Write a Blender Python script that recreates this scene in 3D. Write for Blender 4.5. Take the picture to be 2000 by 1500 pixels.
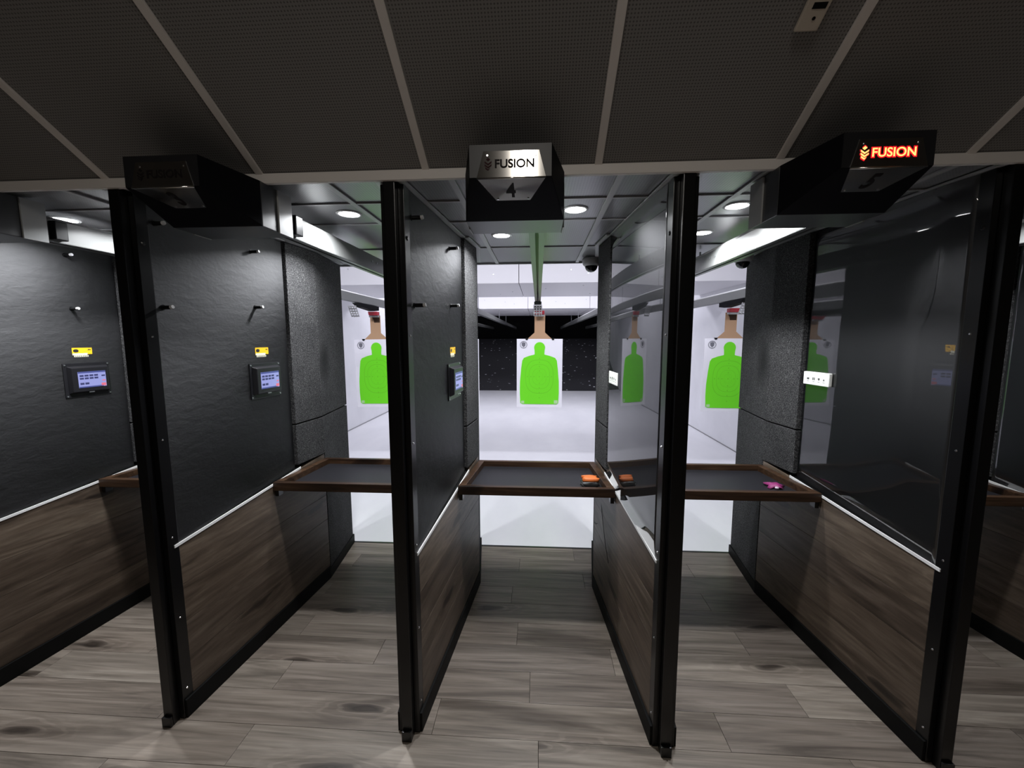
import bpy, bmesh, math, random
from mathutils import Vector, Matrix
random.seed(7)
for o in list(bpy.data.objects): bpy.data.objects.remove(o)
S = bpy.context.scene
COL = S.collection

# ------------------------------------------------------------------ camera
F, YAW, PITCH, ROLL, H = 802.968, 0.064, 0.111, -0.003, 1.65
cy, sy = math.cos(YAW), math.sin(YAW)
fw = Vector((-sy*math.cos(PITCH), cy*math.cos(PITCH), -math.sin(PITCH)))
rt = Vector((cy, sy, 0)); up = rt.cross(fw)
r2 = math.cos(ROLL)*rt + math.sin(ROLL)*up
u2 = -math.sin(ROLL)*rt + math.cos(ROLL)*up
cam = bpy.data.cameras.new('camera'); cam.sensor_width = 36; cam.lens = F/2000*36
cam.sensor_fit = 'HORIZONTAL'; cam.clip_start = .02; cam.clip_end = 100
co = bpy.data.objects.new('camera', cam); COL.objects.link(co)
M = Matrix(((r2.x, u2.x, -fw.x, 0), (r2.y, u2.y, -fw.y, 0), (r2.z, u2.z, -fw.z, H), (0, 0, 0, 1)))
co.matrix_world = M
S.camera = co

# ------------------------------------------------------------------ world, exposure, room lights
w = bpy.data.worlds.new('world'); S.world = w; w.use_nodes = True
w.node_tree.nodes['Background'].inputs[0].default_value = (.8, .85, 1, 1)
w.node_tree.nodes['Background'].inputs[1].default_value = 0.0
S.view_settings.view_transform = 'Standard'; S.view_settings.look = 'None'
S.view_settings.gamma = 1; S.view_settings.use_curve_mapping = False
S.view_settings.exposure = 0.0

def area(name, loc, sx, sy_, power, col, rot=(0, 0, 0), spread=180, shape='RECTANGLE'):
    l = bpy.data.lights.new(name, 'AREA'); l.shape = shape; l.size = sx; l.size_y = sy_
    l.energy = power; l.color = col; l.spread = math.radians(spread)
    o = bpy.data.objects.new(name, l); COL.objects.link(o); o.location = loc; o.rotation_euler = rot
    return o
RANGE_W = (.90, .90, 1.0)
area('range_lamp', (-.28, 3.45, 3.28), 5.6, .35, 66, RANGE_W, (math.radians(45), 0, 0), 118)
area('range_lamp', (-.28, 9.1, 3.36), 5.6, .5, 130, RANGE_W)
area('range_lamp', (-.28, 15.3, 3.36), 5.6, .4, 26, RANGE_W)
area('lobby_lamp', (-.115, -1.0, 3.05), .085, 1.2, 23, (1, .94, .86))
DOWN_POS = [(-2.25, 1.89), (-1.86, 1.98), (-1.20, 2.36), (-.865, 1.90), (-.206, 2.346), (.161, 1.91), (.856, 1.91), (.884, 2.37), (1.93, 1.91)]
DOWN_POWER = 13

# ------------------------------------------------------------------ materials
def mat(name, col, rough=.5, metal=0, spec=.5, emit=None, es=0, coat=0):
    m = bpy.data.materials.new(name); m.use_nodes = True
    b = m.node_tree.nodes['Principled BSDF']
    b.inputs['Base Color'].default_value = (*col, 1); b.inputs['Roughness'].default_value = rough
    b.inputs['Metallic'].default_value = metal; b.inputs['Specular IOR Level'].default_value = spec
    if coat: b.inputs['Coat Weight'].default_value = coat
    if emit: b.inputs['Emission Color'].default_value = (*emit, 1); b.inputs['Emission Strength'].default_value = es
    return m
class NB:
    def __init__(s, m): s.t = m.node_tree; s.b = s.t.nodes['Principled BSDF']
    def n(s, typ, **kw):
        x = s.t.nodes.new(typ)
        for k, v in kw.items():
            if k in x.inputs.keys() if isinstance(k, str) else False: x.inputs[k].default_value = v
            else: setattr(x, k, v)
        return x
    def l(s, a, b): s.t.links.new(a, b)
    def coord(s, scale=(1, 1, 1), rand=False, kind='Object'):
        tc = s.n('ShaderNodeTexCoord'); src = tc.outputs[kind]
        if rand:
            oi = s.n('ShaderNodeObjectInfo'); mu = s.n('ShaderNodeVectorMath', operation='MULTIPLY')
            s.l(oi.outputs['Random'], mu.inputs[0]); mu.inputs[1].default_value = (37.3, 71.9, 13.1)
            ad = s.n('ShaderNodeVectorMath', operation='ADD'); s.l(src, ad.inputs[0]); s.l(mu.outputs[0], ad.inputs[1]); src = ad.outputs[0]
        mp = s.n('ShaderNodeMapping'); s.l(src, mp.inputs[0]); mp.inputs['Scale'].default_value = scale
        return mp.outputs[0]
    def noise(s, vec, scale, detail=4, rough=.55, dist=0):
        x = s.n('ShaderNodeTexNoise'); s.l(vec, x.inputs['Vector'])
        x.inputs['Scale'].default_value = scale; x.inputs['Detail'].default_value = detail
        x.inputs['Roughness'].default_value = rough; x.inputs['Distortion'].default_value = dist
        return x.outputs[0]
    def ramp(s, fac, stops):
        r = s.n('ShaderNodeValToRGB'); s.l(fac, r.inputs[0]); e = r.color_ramp.elements
        while len(e) > 2: e.remove(e[0])
        for i, (p, c) in enumerate(stops):
            q = e[i] if i < 2 else e.new(p)
            q.position = p; q.color = (*c, 1) if len(c) == 3 else c
        return r.outputs[0]
    def mix(s, fac, a, b, mode='MIX'):
        m = s.n('ShaderNodeMix', data_type='RGBA', blend_type=mode)
        for v, i in ((fac, 0), (a, 6), (b, 7)):
            if hasattr(v, 'is_linked'): s.l(v, m.inputs[i])
            else: m.inputs[i].default_value = v if not isinstance(v, tuple) else (*v, 1)
        return m.outputs[2]
    def math(s, op, a, b=None):
        m = s.n('ShaderNodeMath', operation=op)
        for i, v in enumerate((a, b)):
            if v is None: continue
            if hasattr(v, 'is_linked'): s.l(v, m.inputs[i])
            else: m.inputs[i].default_value = v
        return m.outputs[0]
    def bump(s, h, strength, dist=.01):
        b = s.n('ShaderNodeBump'); s.l(h, b.inputs['Height']); b.inputs['Strength'].default_value = strength
        b.inputs['Distance'].default_value = dist; s.l(b.outputs[0], s.b.inputs['Normal'])
    def col(s, c): s.l(c, s.b.inputs['Base Color'])

def add_sheen(m, val, rough):
    t = m.node_tree; g = t.nodes.new('ShaderNodeBsdfGlossy'); g.distribution = 'BECKMANN'
    g.inputs['Color'].default_value = (val, val, val*1.03, 1); g.inputs['Roughness'].default_value = rough
    bn = [x for x in t.nodes if x.type == 'BUMP']
    if bn: t.links.new(bn[0].outputs[0], g.inputs['Normal'])
    a = t.nodes.new('ShaderNodeAddShader'); t.links.new(t.nodes['Principled BSDF'].outputs[0], a.inputs[0]); t.links.new(g.outputs[0], a.inputs[1])
    t.links.new(a.outputs[0], [x for x in t.nodes if x.type == 'OUTPUT_MATERIAL'][0].inputs['Surface'])
def wood_mat(name, dark, mid, light, along, rough=.42, k=1.0, bump=.12):
    m = mat(name, mid, rough, spec=.4); q = NB(m)
    sc = [16, 16, 16]; sc[along] = 1.1
    v = q.coord(tuple(sc), rand=True)
    sc2 = [5, 5, 5]; sc2[along] = .9
    v2 = q.coord(tuple(sc2), rand=True)
    sc3 = [75, 75, 75]; sc3[along] = 3
    v3 = q.coord(tuple(sc3), rand=True)
    g = q.noise(v, k, 6, .62, 1.2)
    blot = q.noise(v2, 1.0, 3, .5, .6)
    fine = q.noise(v3, 1.0, 3, .6)
    c = q.ramp(g, [(.30, dark), (.50, mid), (.72, light)])
    kn = q.ramp(blot, [(.26, (.30, .27, .25)), (.40, (1, 1, 1))])
    c = q.mix(.85, c, kn, 'MULTIPLY')
    fr = q.ramp(fine, [(.3, (.70, .70, .70)), (.62, (1.08, 1.08, 1.08))])
    c = q.mix(.8, c, fr, 'MULTIPLY')
    v4 = q.coord(((.85, 3.2, 3.2) if along == 0 else (3.2, .85, 3.2)), rand=True)
    wob = q.n('ShaderNodeVectorMath', operation='ADD'); nz = q.n('ShaderNodeTexNoise'); q.l(v4, nz.inputs['Vector']); nz.inputs['Scale'].default_value = 5
    sc_ = q.n('ShaderNodeVectorMath', operation='SCALE'); q.l(nz.outputs['Color'], sc_.inputs[0]); sc_.inputs['Scale'].default_value = .22
    q.l(v4, wob.inputs[0]); q.l(sc_.outputs[0], wob.inputs[1])
    se = q.n('ShaderNodeSeparateXYZ'); q.l(wob.outputs[0], se.inputs[0]); cb = q.n('ShaderNodeCombineXYZ')
    q.l(se.outputs[along], cb.inputs[0]); q.l(se.outputs[1 if along == 0 else 2], cb.inputs[1])
    vo = q.n('ShaderNodeTexVoronoi'); q.l(cb.outputs[0], vo.inputs['Vector']); vo.inputs['Scale'].default_value = 1.0; vo.voronoi_dimensions = '2D'
    ring = q.math('SINE', q.math('MULTIPLY', vo.outputs['Distance'], 90))
    rm = q.ramp(vo.outputs['Distance'], [(.05, (1, 1, 1)), (.28, (0, 0, 0))])
    rr = q.ramp(ring, [(.2, (.72, .70, .69)), (.8, (1.06, 1.05, 1.05))])
    c = q.mix(rm, c, q.mix(1.0, c, rr, 'MULTIPLY'))
    km = q.ramp(vo.outputs['Distance'], [(.03, (.13, .11, .10)), (.10, (1, 1, 1))])
    c = q.mix(.9, c, km, 'MULTIPLY')
    oi = q.n('ShaderNodeObjectInfo')
    tone = q.ramp(oi.outputs['Random'], [(0, (.80, .78, .78)), (.5, (1, .97, .94)), (1, (1.1, 1.1, 1.08))])
    c = q.mix(1.0, c, tone, 'MULTIPLY')
    q.col(c); q.bump(g, bump, .004)
    return m
WOODF = wood_mat('floor_wood', (.105, .088, .074), (.205, .175, .148), (.30, .265, .23), 0, .42)
WOODP = wood_mat('panel_wood', (.050, .036, .026), (.105, .078, .058), (.165, .13, .10), 1, .45)
RIM = wood_mat('shelf_wood', (.018, .009, .005), (.045, .023, .012), (.085, .048, .026), 0, .38, 1.5)

BLK = mat('black_steel', (.0035, .0035, .004), .30, spec=.45)
BASE = mat('black_base', (.005, .005, .005), .6, spec=.12)
MATTE = mat('matte_panel', (.0035, .0036, .004), .5, spec=.12)
q = NB(MATTE); v = q.coord((1, .6, 1.2)); n1 = q.noise(v, 22, 4, .6, .3); n2 = q.noise(q.coord((1, 1, 1)), 90, 3, .5)
h = q.math('ADD', n1, q.math('MULTIPLY', n2, .08)); q.bump(h, .22, .010); add_sheen(MATTE, .062, .68)
GLOSS = mat('gloss_panel', (.0035, .004, .0045), .5, spec=0.0, coat=1)
q = NB(GLOSS); v = q.coord((.4, 1.4, .8)); q.bump(q.noise(v, 1.7, 1, .4), .035, .02); add_sheen(GLOSS, .05, .62)
q.b.inputs['Coat Roughness'].default_value = .02; q.b.inputs['Coat IOR'].default_value = 1.7
bn = [x for x in q.t.nodes if x.type == 'BUMP'][0]; q.l(bn.outputs[0], q.b.inputs['Coat Normal'])
RUB = mat('rubber_block', (.035, .035, .036), .85, spec=.3)
q = NB(RUB); v = q.coord(); n = q.noise(v, 190, 2, .7); big = q.noise(v, 5, 4, .6)
c = q.ramp(n, [(.36, (.009, .009, .010)), (.52, (.040, .040, .041)), (.68, (.13, .13, .13))])
c = q.mix(.7, c, q.ramp(big, [(.3, (.6, .6, .62)), (.7, (1.15, 1.15, 1.15))]), 'MULTIPLY')
tc = q.n('ShaderNodeTexCoord'); vm = q.n('ShaderNodeVectorMath', operation='ABSOLUTE'); q.l(tc.outputs['Object'], vm.inputs[0])
vs_ = q.n('ShaderNodeVectorMath', operation='SUBTRACT'); q.l(vm.outputs[0], vs_.inputs[0]); vs_.inputs[1].default_value = (.13, 1.21, 1.50)
vk = q.n('ShaderNodeVectorMath', operation='MULTIPLY'); q.l(vs_.outputs[0], vk.inputs[0]); vk.inputs[1].default_value = (2, 6.5, 4.2)
ln = q.n('ShaderNodeVectorMath', operation='LENGTH'); q.l(vk.outputs[0], ln.inputs[0])
soot = q.ramp(q.math('ADD', ln.outputs['Value'], q.math('MULTIPLY', big, .35)), [(.30, (.22, .22, .22)), (1.0, (1, 1, 1))])
c = q.mix(1.0, c, soot, 'MULTIPLY')
q.col(c); q.bump(n, .55, .006)
TRIM = mat('aluminium_trim', (.80, .80, .80), .38, spec=.5)
STEEL = mat('bright_steel', (.75, .75, .77), .25, 1)
PEGT = mat('peg_tip', (.62, .62, .63), .3)
GALV = mat('galvanised', (.55, .57, .58), .42, 1)
RAILW = mat('white_rail', (.19, .194, .19), .33, .0, spec=.5)
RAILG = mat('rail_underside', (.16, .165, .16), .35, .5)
ALU = mat('brushed_plate', (.62, .60, .57), .075, 1)
q = NB(ALU); tg = q.n('ShaderNodeTangent', direction_type='RADIAL', axis='Z'); q.l(tg.outputs[0], q.b.inputs['Tangent'])
q.b.inputs['Anisotropic'].default_value = .95; q.b.inputs['Roughness'].default_value = .17; q.b.inputs['Anisotropic Rotation'].default_value = .25
BOX = mat('box_black', (.006, .006, .008), .6, spec=.06)
BOXF = mat('box_front', (.016, .016, .018), .42, spec=.45)
CAPG = mat('box_end_cap', (.42, .43, .43), .4)
BOXR = mat('box_black_satin', (.012, .012, .014), .36, spec=1.0)
LET = mat('dark_letter', (.010, .007, .007), .6, spec=.2)
LETR = mat('lit_letter', (.9, .2, .05), .5, emit=(1.0, .50, .14), es=1.9)
HALO = mat('red_bloom_colour', (.10, .01, .01), .4, emit=(1.0, .008, .02), es=1.0)  # emissive colour standing in for lens bloom round the lit letters
LOGOR = mat('dark_red_logo', (.035, .004, .006), .6, spec=.2)
TILE = mat('booth_tile', (.40, .40, .42), .30, .35)
q = NB(TILE)
tc = q.n('ShaderNodeTexCoord'); sp = q.n('ShaderNodeSeparateXYZ'); q.l(tc.outputs['Object'], sp.inputs[0])
def dots(q, sx, s_y, per, lo, hi):
    a = q.math('SINE', q.math('MULTIPLY', sx, 2*math.pi/per)); b2 = q.math('SINE', q.math('MULTIPLY', s_y, 2*math.pi/per))
    return q.ramp(q.math('ADD', q.math('MULTIPLY', q.math('ADD', a, b2), .25), .5), [(lo, (1, 1, 1)), (hi, (0, 0, 0))])
d = dots(q, sp.outputs[0], sp.outputs[1], .011, .70, .82)
q.col(q.mix(d, (.20, .20, .21), (.31, .31, .325)))
FTILE = mat('lobby_tile', (.16, .145, .13), .6, .0, spec=.3)
q = NB(FTILE); tc = q.n('ShaderNodeTexCoord'); sp = q.n('ShaderNodeSeparateXYZ'); q.l(tc.outputs['Object'], sp.inputs[0])
d = dots(q, sp.outputs[0], sp.outputs[1], .0085, .60, .85)
q.col(q.mix(d, (.115, .110, .106), (.25, .242, .236)))
BAR = mat('ceiling_bar', (.85, .80, .76), .45)
GBAR = mat('booth_bar', (.46, .46, .47), .4, .2)
WHITE = mat('range_white', (.80, .80, .83), .55)
q = NB(WHITE); n = q.noise(q.coord(), 1.3, 5, .6); q.col(q.ramp(n, [(.3, (.74, .74, .77)), (.7, (.83, .83, .86))]))
WFLOOR = mat('range_floor', (.80, .80, .82), .35)
q = NB(WFLOOR); n = q.noise(q.coord((1, .4, 1)), 1.1, 5, .6); q.col(q.ramp(n, [(.3, (.70, .70, .73)), (.7, (.82, .82, .84))]))
BAFF = mat('baffle_white', (.74, .73, .76), .6)
BERM = mat('rubber_berm', (.02, .02, .022), .9)
q = NB(BERM); v = q.coord(); vo = q.n('ShaderNodeTexVoronoi'); q.l(v, vo.inputs['Vector']); vo.inputs['Scale'].default_value = 5.5
fl = q.ramp(vo.outputs['Distance'], [(.0, (.75, .75, .78)), (.15, (.75, .75, .78)), (.19, (.018, .018, .022))])
nn = q.noise(v, 1.1, 3, .6); q.col(q.mix(q.ramp(nn, [(.42, (0, 0, 0)), (.56, (1, 1, 1))]), (.018, .018, .022), fl))
VOID = mat('far_black', (.006, .006, .006), .9)
LOBBY = mat('lobby_wall', (.15, .145, .14), .7)
LOBCEIL = mat('lobby_ceiling', (.13, .12, .11), .8)
MAT_SH = mat('shelf_mat', (.012, .012, .015), .45, spec=.35)
PLAST = mat('controller_plastic', (.012, .012, .014), .3)
YEL = mat('yellow_sticker', (.85, .47, .015), .45)
STW = mat('sticker_white', (.75, .72, .55), .45)
STB = mat('sticker_black', (.02, .02, .02), .45)
SCR = mat('screen', (.02, .02, .03), .12, emit=(.42, .46, .95), es=.75)
SCRB = mat('screen_bar', (.02, .02, .03), .2, emit=(.10, .13, .45), es=.6)
SCRD = mat('screen_key', (.02, .02, .04), .2, emit=(.06, .07, .22), es=.5)
SCRR = mat('screen_red', (.2, .02, .03), .2, emit=(.80, .25, .35), es=.7)
SWW = mat('keypad_white', (.80, .81, .77), .4)
SWK = mat('keypad_mark', (.05, .05, .05), .5)
PAPER = mat('target_paper', (.88, .87, .93), .6)
GREEN = mat('target_green', (.17, .80, .015), .5)
GREENL = mat('target_line', (.14, .64, .013), .6)
GREENP = mat('target_pale', (.45, .72, .35), .6)
BADGE = mat('target_badge', (.17, .17, .20), .6)
CARD = mat('cardboard', (.50, .31, .18), .7)
CARDS = mat('cardboard_stain', (.06, .03, .015), .8)
REDC = mat('red_clamp', (.50, .03, .05), .4)
ORG = mat('orange_cloth', (.62, .15, .03), .55)
PINK = mat('magenta_cloth', (.22, .02, .12), .6)
PINKW = mat('pale_tag', (.6, .5, .6), .5)
DOME = mat('camera_body', (.62, .62, .62), .4)
DOMEG = mat('camera_glass', (.01, .01, .012), .08)
LAMP = mat('lamp_disc', (1, 1, 1), .5, emit=(.97, .97, 1), es=18)
LAMPR = mat('lamp_ring', (.75, .75, .76), .4)
VENT = mat('beige_metal', (.62, .55, .46), .4)
CABLE = mat('black_cable', (.008, .008, .008), .5)
PIPE = mat('white_pipe', (.80, .80, .80), .35)

# ------------------------------------------------------------------ mesh helpers
class MB:
    def __init__(s): s.v = []; s.f = []
    def add(s, vs, fs):
        n = len(s.v); s.v += [tuple(x) for x in vs]; s.f += [tuple(i+n for i in f) for f in fs]; return s
    def box(s, x0, x1, y0, y1, z0, z1):
        return s.add([(x0, y0, z0), (x1, y0, z0), (x1, y1, z0), (x0, y1, z0), (x0, y0, z1), (x1, y0, z1), (x1, y1, z1), (x0, y1, z1)],
                     [(3, 2, 1, 0), (4, 5, 6, 7), (0, 1, 5, 4), (1, 2, 6, 5), (2, 3, 7, 6), (3, 0, 4, 7)])
    def prism(s, poly, z0, z1):
        """plan polygon, z0/z1 numbers or functions of (x,y)"""
        g = lambda z, p: z(*p) if callable(z) else z
        n = len(poly)
        ar = sum(poly[i][0]*poly[(i+1) % n][1]-poly[(i+1) % n][0]*poly[i][1] for i in range(n))
        if ar < 0: poly = poly[::-1]
        vs = [(x, y, g(z0, (x, y))) for x, y in poly] + [(x, y, g(z1, (x, y))) for x, y in poly]
        fs = [tuple(range(n-1, -1, -1)), tuple(range(n, 2*n))] + [(i, (i+1) % n, n+(i+1) % n, n+i) for i in range(n)]
        return s.add(vs, fs)
    def extr(s, poly, a, b, axes='xz', along='y'):
        """polygon in two axes, extruded along the third"""
        n = len(poly); vs = []
        for t in (a, b):
            for p in poly:
                d = {axes[0]: p[0], axes[1]: p[1], along: t}; vs.append((d['x'], d['y'], d['z']))
        fs = [tuple(range(n-1, -1, -1)), tuple(range(n, 2*n))] + [(i, (i+1) % n, n+(i+1) % n, n+i) for i in range(n)]
        return s.add(vs, fs)
    def cyl(s, c, d, r, L, n=16, r2=None):
        d = Vector(d).normalized(); a = d.orthogonal().normalized(); b = d.cross(a); c = Vector(c); r2 = r if r2 is None else r2
        vs = []
        for t, rr in ((0, r), (L, r2)):
            for i in range(n):
                an = 2*math.pi*i/n; vs.append(c+d*t+(a*math.cos(an)+b*math.sin(an))*rr)
        return s.add(vs, [tuple(range(n-1, -1, -1)), tuple(range(n, 2*n))] + [(i, (i+1) % n, n+(i+1) % n, n+i) for i in range(n)])
    def tube(s, pts, r, n=8):
        pts = [Vector(p) for p in pts]; rings = []; prev = None
        for i, p in enumerate(pts):
            d = (pts[min(i+1, len(pts)-1)]-pts[max(i-1, 0)]).normalized()
            a = d.orthogonal().normalized() if prev is None else (prev-d*prev.dot(d)).normalized()
            prev = a; b = d.cross(a)
            rings.append([p+(a*math.cos(2*math.pi*k/n)+b*math.sin(2*math.pi*k/n))*r for k in range(n)])
        vs = [x for q in rings for x in q]; fs = []
        for i in range(len(rings)-1):
            for k in range(n): fs.append((i*n+k, i*n+(k+1) % n, (i+1)*n+(k+1) % n, (i+1)*n+k))
        fs += [tuple(range(n-1, -1, -1)), tuple((len(rings)-1)*n+k for k in range(n))]
        return s.add(vs, fs)
    def lathe(s, c, prof, n=24):
        """profile of (radius, z) about a vertical axis at c"""
        vs = []
        for r, z in prof:
            for k in range(n): vs.append((c[0]+r*math.cos(2*math.pi*k/n), c[1]+r*math.sin(2*math.pi*k/n), c[2]+z))
        fs = []
        for i in range(len(prof)-1):
            for k in range(n): fs.append((i*n+k, i*n+(k+1) % n, (i+1)*n+(k+1) % n, (i+1)*n+k))
        fs += [tuple(range(n-1, -1, -1)), tuple((len(prof)-1)*n+k for k in range(n))]
        return s.add(vs, fs)
    def mesh(s, name, m, bev=0, smooth=False):
        me = bpy.data.meshes.new(name); me.from_pydata(s.v, [], s.f)
        bm = bmesh.new(); bm.from_mesh(me); bmesh.ops.recalc_face_normals(bm, faces=bm.faces)
        if bev:
            es = [e for e in bm.edges if len(e.link_faces) == 2 and e.calc_face_angle(0) > .5]
            bmesh.ops.bevel(bm, geom=es, offset=bev, segments=2, profile=.6, affect='EDGES', clamp_overlap=True)
        bm.to_mesh(me); bm.free(); me.materials.append(m)
        if smooth:
            for p in me.polygons: p.use_smooth = True
        return me
    def obj(s, name, m, parent=None, bev=0, smooth=False):
        return link(name, s.mesh(name, m, bev, smooth), parent)
def link(name, me, parent=None):
    o = bpy.data.objects.new(name, me); COL.objects.link(o)
    if parent is not None: o.parent = parent
    return o
def thing(name, label, cat, loc=(0, 0, 0), group=None):
    o = bpy.data.objects.new(name, None); COL.objects.link(o); o.location = loc; o.empty_display_size = .05
    return tag(o, label, cat, group)
def tag(o, label, cat, group=None):
    o['label'] = label; o['category'] = cat
    if group: o['group'] = group
    return o
def struct(name, mb, m, bev=0):
    o = mb.obj(name, m, None, bev); o['kind'] = 'structure'; return o
def text(body, size, m, name, parent, mat4, bold=0, depth=.0015):
    c = bpy.data.curves.new(name, 'FONT'); c.body = body; c.size = size; c.extrude = depth; c.offset = bold
    c.align_x = 'LEFT'; c.align_y = 'BOTTOM_BASELINE'
    o = bpy.data.objects.new('tmp_text', c); COL.objects.link(o)
    dg = bpy.context.evaluated_depsgraph_get(); me = bpy.data.meshes.new_from_object(o.evaluated_get(dg))
    bpy.data.objects.remove(o); me.materials.clear(); me.materials.append(m)
    me.transform(mat4); return link(name, me, parent)
def basis(o, ex, ey):
    ex = Vector(ex).normalized(); ey = Vector(ey).normalized(); ez = ex.cross(ey)
    return Matrix(((ex.x, ey.x, ez.x, o[0]), (ex.y, ey.y, ez.y, o[1]), (ex.z, ey.z, ez.z, o[2]), (0, 0, 0, 1)))

# ------------------------------------------------------------------ setting
YF, YE, ZC, YC = 1.497, 3.1, 2.21, 3.2
XL, XR, RXL, RXR = -3.75, 3.25, -3.4, 2.86
fl = struct('floor', MB().box(XL, XR, -3.2, YE, -.06, -.008), BASE)
PW, PL = .175, 1.22
pm = MB().box(-PL/2+.0007, PL/2-.0007, -PW/2+.0007, PW/2-.0007, -.008, 0).mesh('plank', WOODF, .0012)
starts = [.30, .86, .12, .62, 1.02, .45, .75]
row = 0; y = YE
while y > -.5:
    x = XL - PL + (starts[row % 7]*PL + .13*row) % PL
    while x < XR:
        x0, x1 = max(x, XL), min(x+PL, XR)
        if x1-x0 > .05:
            if x1-x0 > PL-.001: o = link('plank', pm, fl); o.location = ((x0+x1)/2, y-PW/2, 0)
            else:
                o = MB().box(-(x1-x0)/2+.0007, (x1-x0)/2-.0007, -PW/2+.0007, PW/2-.0007, -.008, 0).obj('plank', WOODF, fl, .0012)
                o.location = ((x0+x1)/2, y-PW/2, 0)
        x += PL
    y -= PW; row += 1
MB().box(XL, XR, -3.2, y, -.008, 0).obj('far_flooring', WOODF, fl)
struct('trim_threshold', MB().box(XL, XR, YE, YE+.018, -.06, .003), BLK, .002)
struct('floor_downrange', MB().box(RXL-.15, RXR+.15, YE+.018, 13.0, -.06, -.001), WFLOOR)
struct('wall_left', MB().box(XL-.1, XL, -3.2, YC, -.06, 3.5), LOBBY)
struct('wall_right', MB().box(XR, XR+.1, -3.2, YC, -.06, 3.5), LOBBY)
struct('wall_back', MB().box(XL-.1, XR+.1, -3.3, -3.2, -.06, 3.5), LOBBY)
struct('wall_left_downrange', MB().box(RXL-.5, RXL, YC, 21, -.06, 3.6), WHITE)
struct('wall_right_downrange', MB().box(RXR, RXR+.5, YC, 21, -.06, 3.6), WHITE)
struct('wall_far', MB().box(RXL-.2, RXR+.2, 20.6, 20.8, -.06, 3.6), VOID)
struct('ceiling_downrange', MB().box(RXL-.2, RXR+.2, YC+.001, 20.8, 3.42, 3.6), WHITE)
JNT = mat('floor_joint', (.26, .26, .27), .7)
struct('baseboard_left', MB().box(RXL+.0005, RXL+.010, YC+.01, 12.8, -.0005, .012), JNT)
struct('baseboard_right', MB().box(RXR-.010, RXR-.0005, YC+.01, 12.8, -.0005, .012), JNT)
be = MB().extr([(12.9, 0), (18.2, 1.62), (20.59, 1.62), (20.59, 0)], RXL+.004, RXR-.004, 'yz', 'x').obj('bullet_trap_berm', BERM)
tag(be, 'dark sloping rubber berm flecked with white scraps at the far end of the range', 'berm')
KS = .6
def slope(y): return 2.232+KS*(YF-y)
YT = YF-(3.07-2.232)/KS
ce = struct('ceiling', MB().extr([(YF, 2.245), (YC, 2.228), (YC, 3.5), (-3.2, 3.5), (-3.2, 3.075), (YT, 3.085)], XL, XR, 'yz', 'x'), LOBCEIL)
# sloping perforated lobby ceiling: long panels between light bars
bars = [-3.37, -2.78, -2.185, -1.591, -1.0, -.395, .201, .795, 1.385, 1.98, 2.57, 3.16]
ed = [XL]+bars+[XR]
LS = math.hypot(YF-YT, 3.07-2.232); ang = math.atan(KS)
Rm = Matrix.Rotation(-ang, 4, 'X')
for a, b in zip(ed[:-1], ed[1:]):
    wd = b-a-.004
    o = MB().box(-wd/2, wd/2, -LS, -.004, .004, .016).obj('ceiling_panel', FTILE, ce, .0015)
    o.matrix_local = Matrix.Translation(((a+b)/2, YF, 2.232)) @ Rm
for x in bars:
    o = MB().box(-.0125, .0125, -LS, .0, -.004, .004).obj('ceiling_bar', BAR, ce, .001)
    o.matrix_local = Matrix.Translation((x, YF, 2.232)) @ Rm
MB().box(XL, XR, YF-.012, YF+.006, 2.204, 2.238).obj('edge_bar', BAR, ce, .002)
# booth ceiling: grid of perforated tiles per lane
PC = [-2.62, -1.577, -.533, .511, 1.556, 2.595]
LC = [(PC[i]+PC[i+1])/2 for i in range(5)]
rows = [YF+.008, 1.757, 2.064, 2.647, YC-.004]
gb = {0: (-2.39, -1.80), 1: (-1.37, -.775), 2: (-.312, .285), 3: (.78, 1.375), 4: (1.80, 2.39)}
for i in range(5):
    xs = [PC[i]+.012, gb[i][0], gb[i][1], PC[i+1]-.012]
    for a, b in zip(xs[:-1], xs[1:]):
        for c, d_ in zip(rows[:-1], rows[1:]):
            o = MB().box(-(b-a)/2+.002, (b-a)/2-.002, -(d_-c)/2+.002, (d_-c)/2-.002, 0, .008).obj('ceiling_tile', TILE, ce, .0015)
            o.location = ((a+b)/2, (c+d_)/2, 2.218)
    for x in gb[i]: MB().box(x-.012, x+.012, YF+.008, YC-.004, ZC, 2.217).obj('ceiling_bar', GBAR, ce, .001)
    for yy in rows[1:-1]:
        MB().box(PC[i], PC[i+1], yy-.004, yy+.008, ZC+.0015, 2.217).obj('ceiling_bar', GBAR, ce, .001)
    MB().box(PC[i], PC[i+1], YC-.02, YC-.002, ZC-.004, 2.222).obj('ceiling_bar', GBAR, ce, .001)

# overhead baffles down the range
def baffle(y0, y1, label):
    t = thing('overhead_baffle', label, 'baffle', (0, y0, 2.4), 'overhead baffles in the range')
    wd = (RXR-RXL)/4
    for k in range(4):
        x0 = RXL+k*wd
        MB().box(x0+.004, x0+wd-.004, 0, .05, 0, 1.0).obj('front_panel', BAFF, t, .003)
        MB().box(x0+.004, x0+wd-.004, .0505, y1-y0, 0, .05).obj('bottom_panel', BAFF, t, .003)
    MB().box(RXL+.004, RXR-.004, y1-y0-.05, y1-y0, .0505, 1.0).obj('rear_panel', BAFF, t)
    for k in range(13):
        x0 = RXL+.2+k*.43+.1*((k*7) % 3)
        MB().cyl((x0, 0.001, .12+.05*((k*5) % 3)), (0, -1, 0), .011, .006, 8).obj('bolt_head', GALV, t)
        MB().cyl((x0+.2, .3+.37*((k*3) % 4), .001), (0, 0, -1), .011, .006, 8).obj('bolt_head', GALV, t)
    return t
baffle(5.75, 7.65, 'white overhead baffle nearest the firing line, grey underside lower edge')
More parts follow.
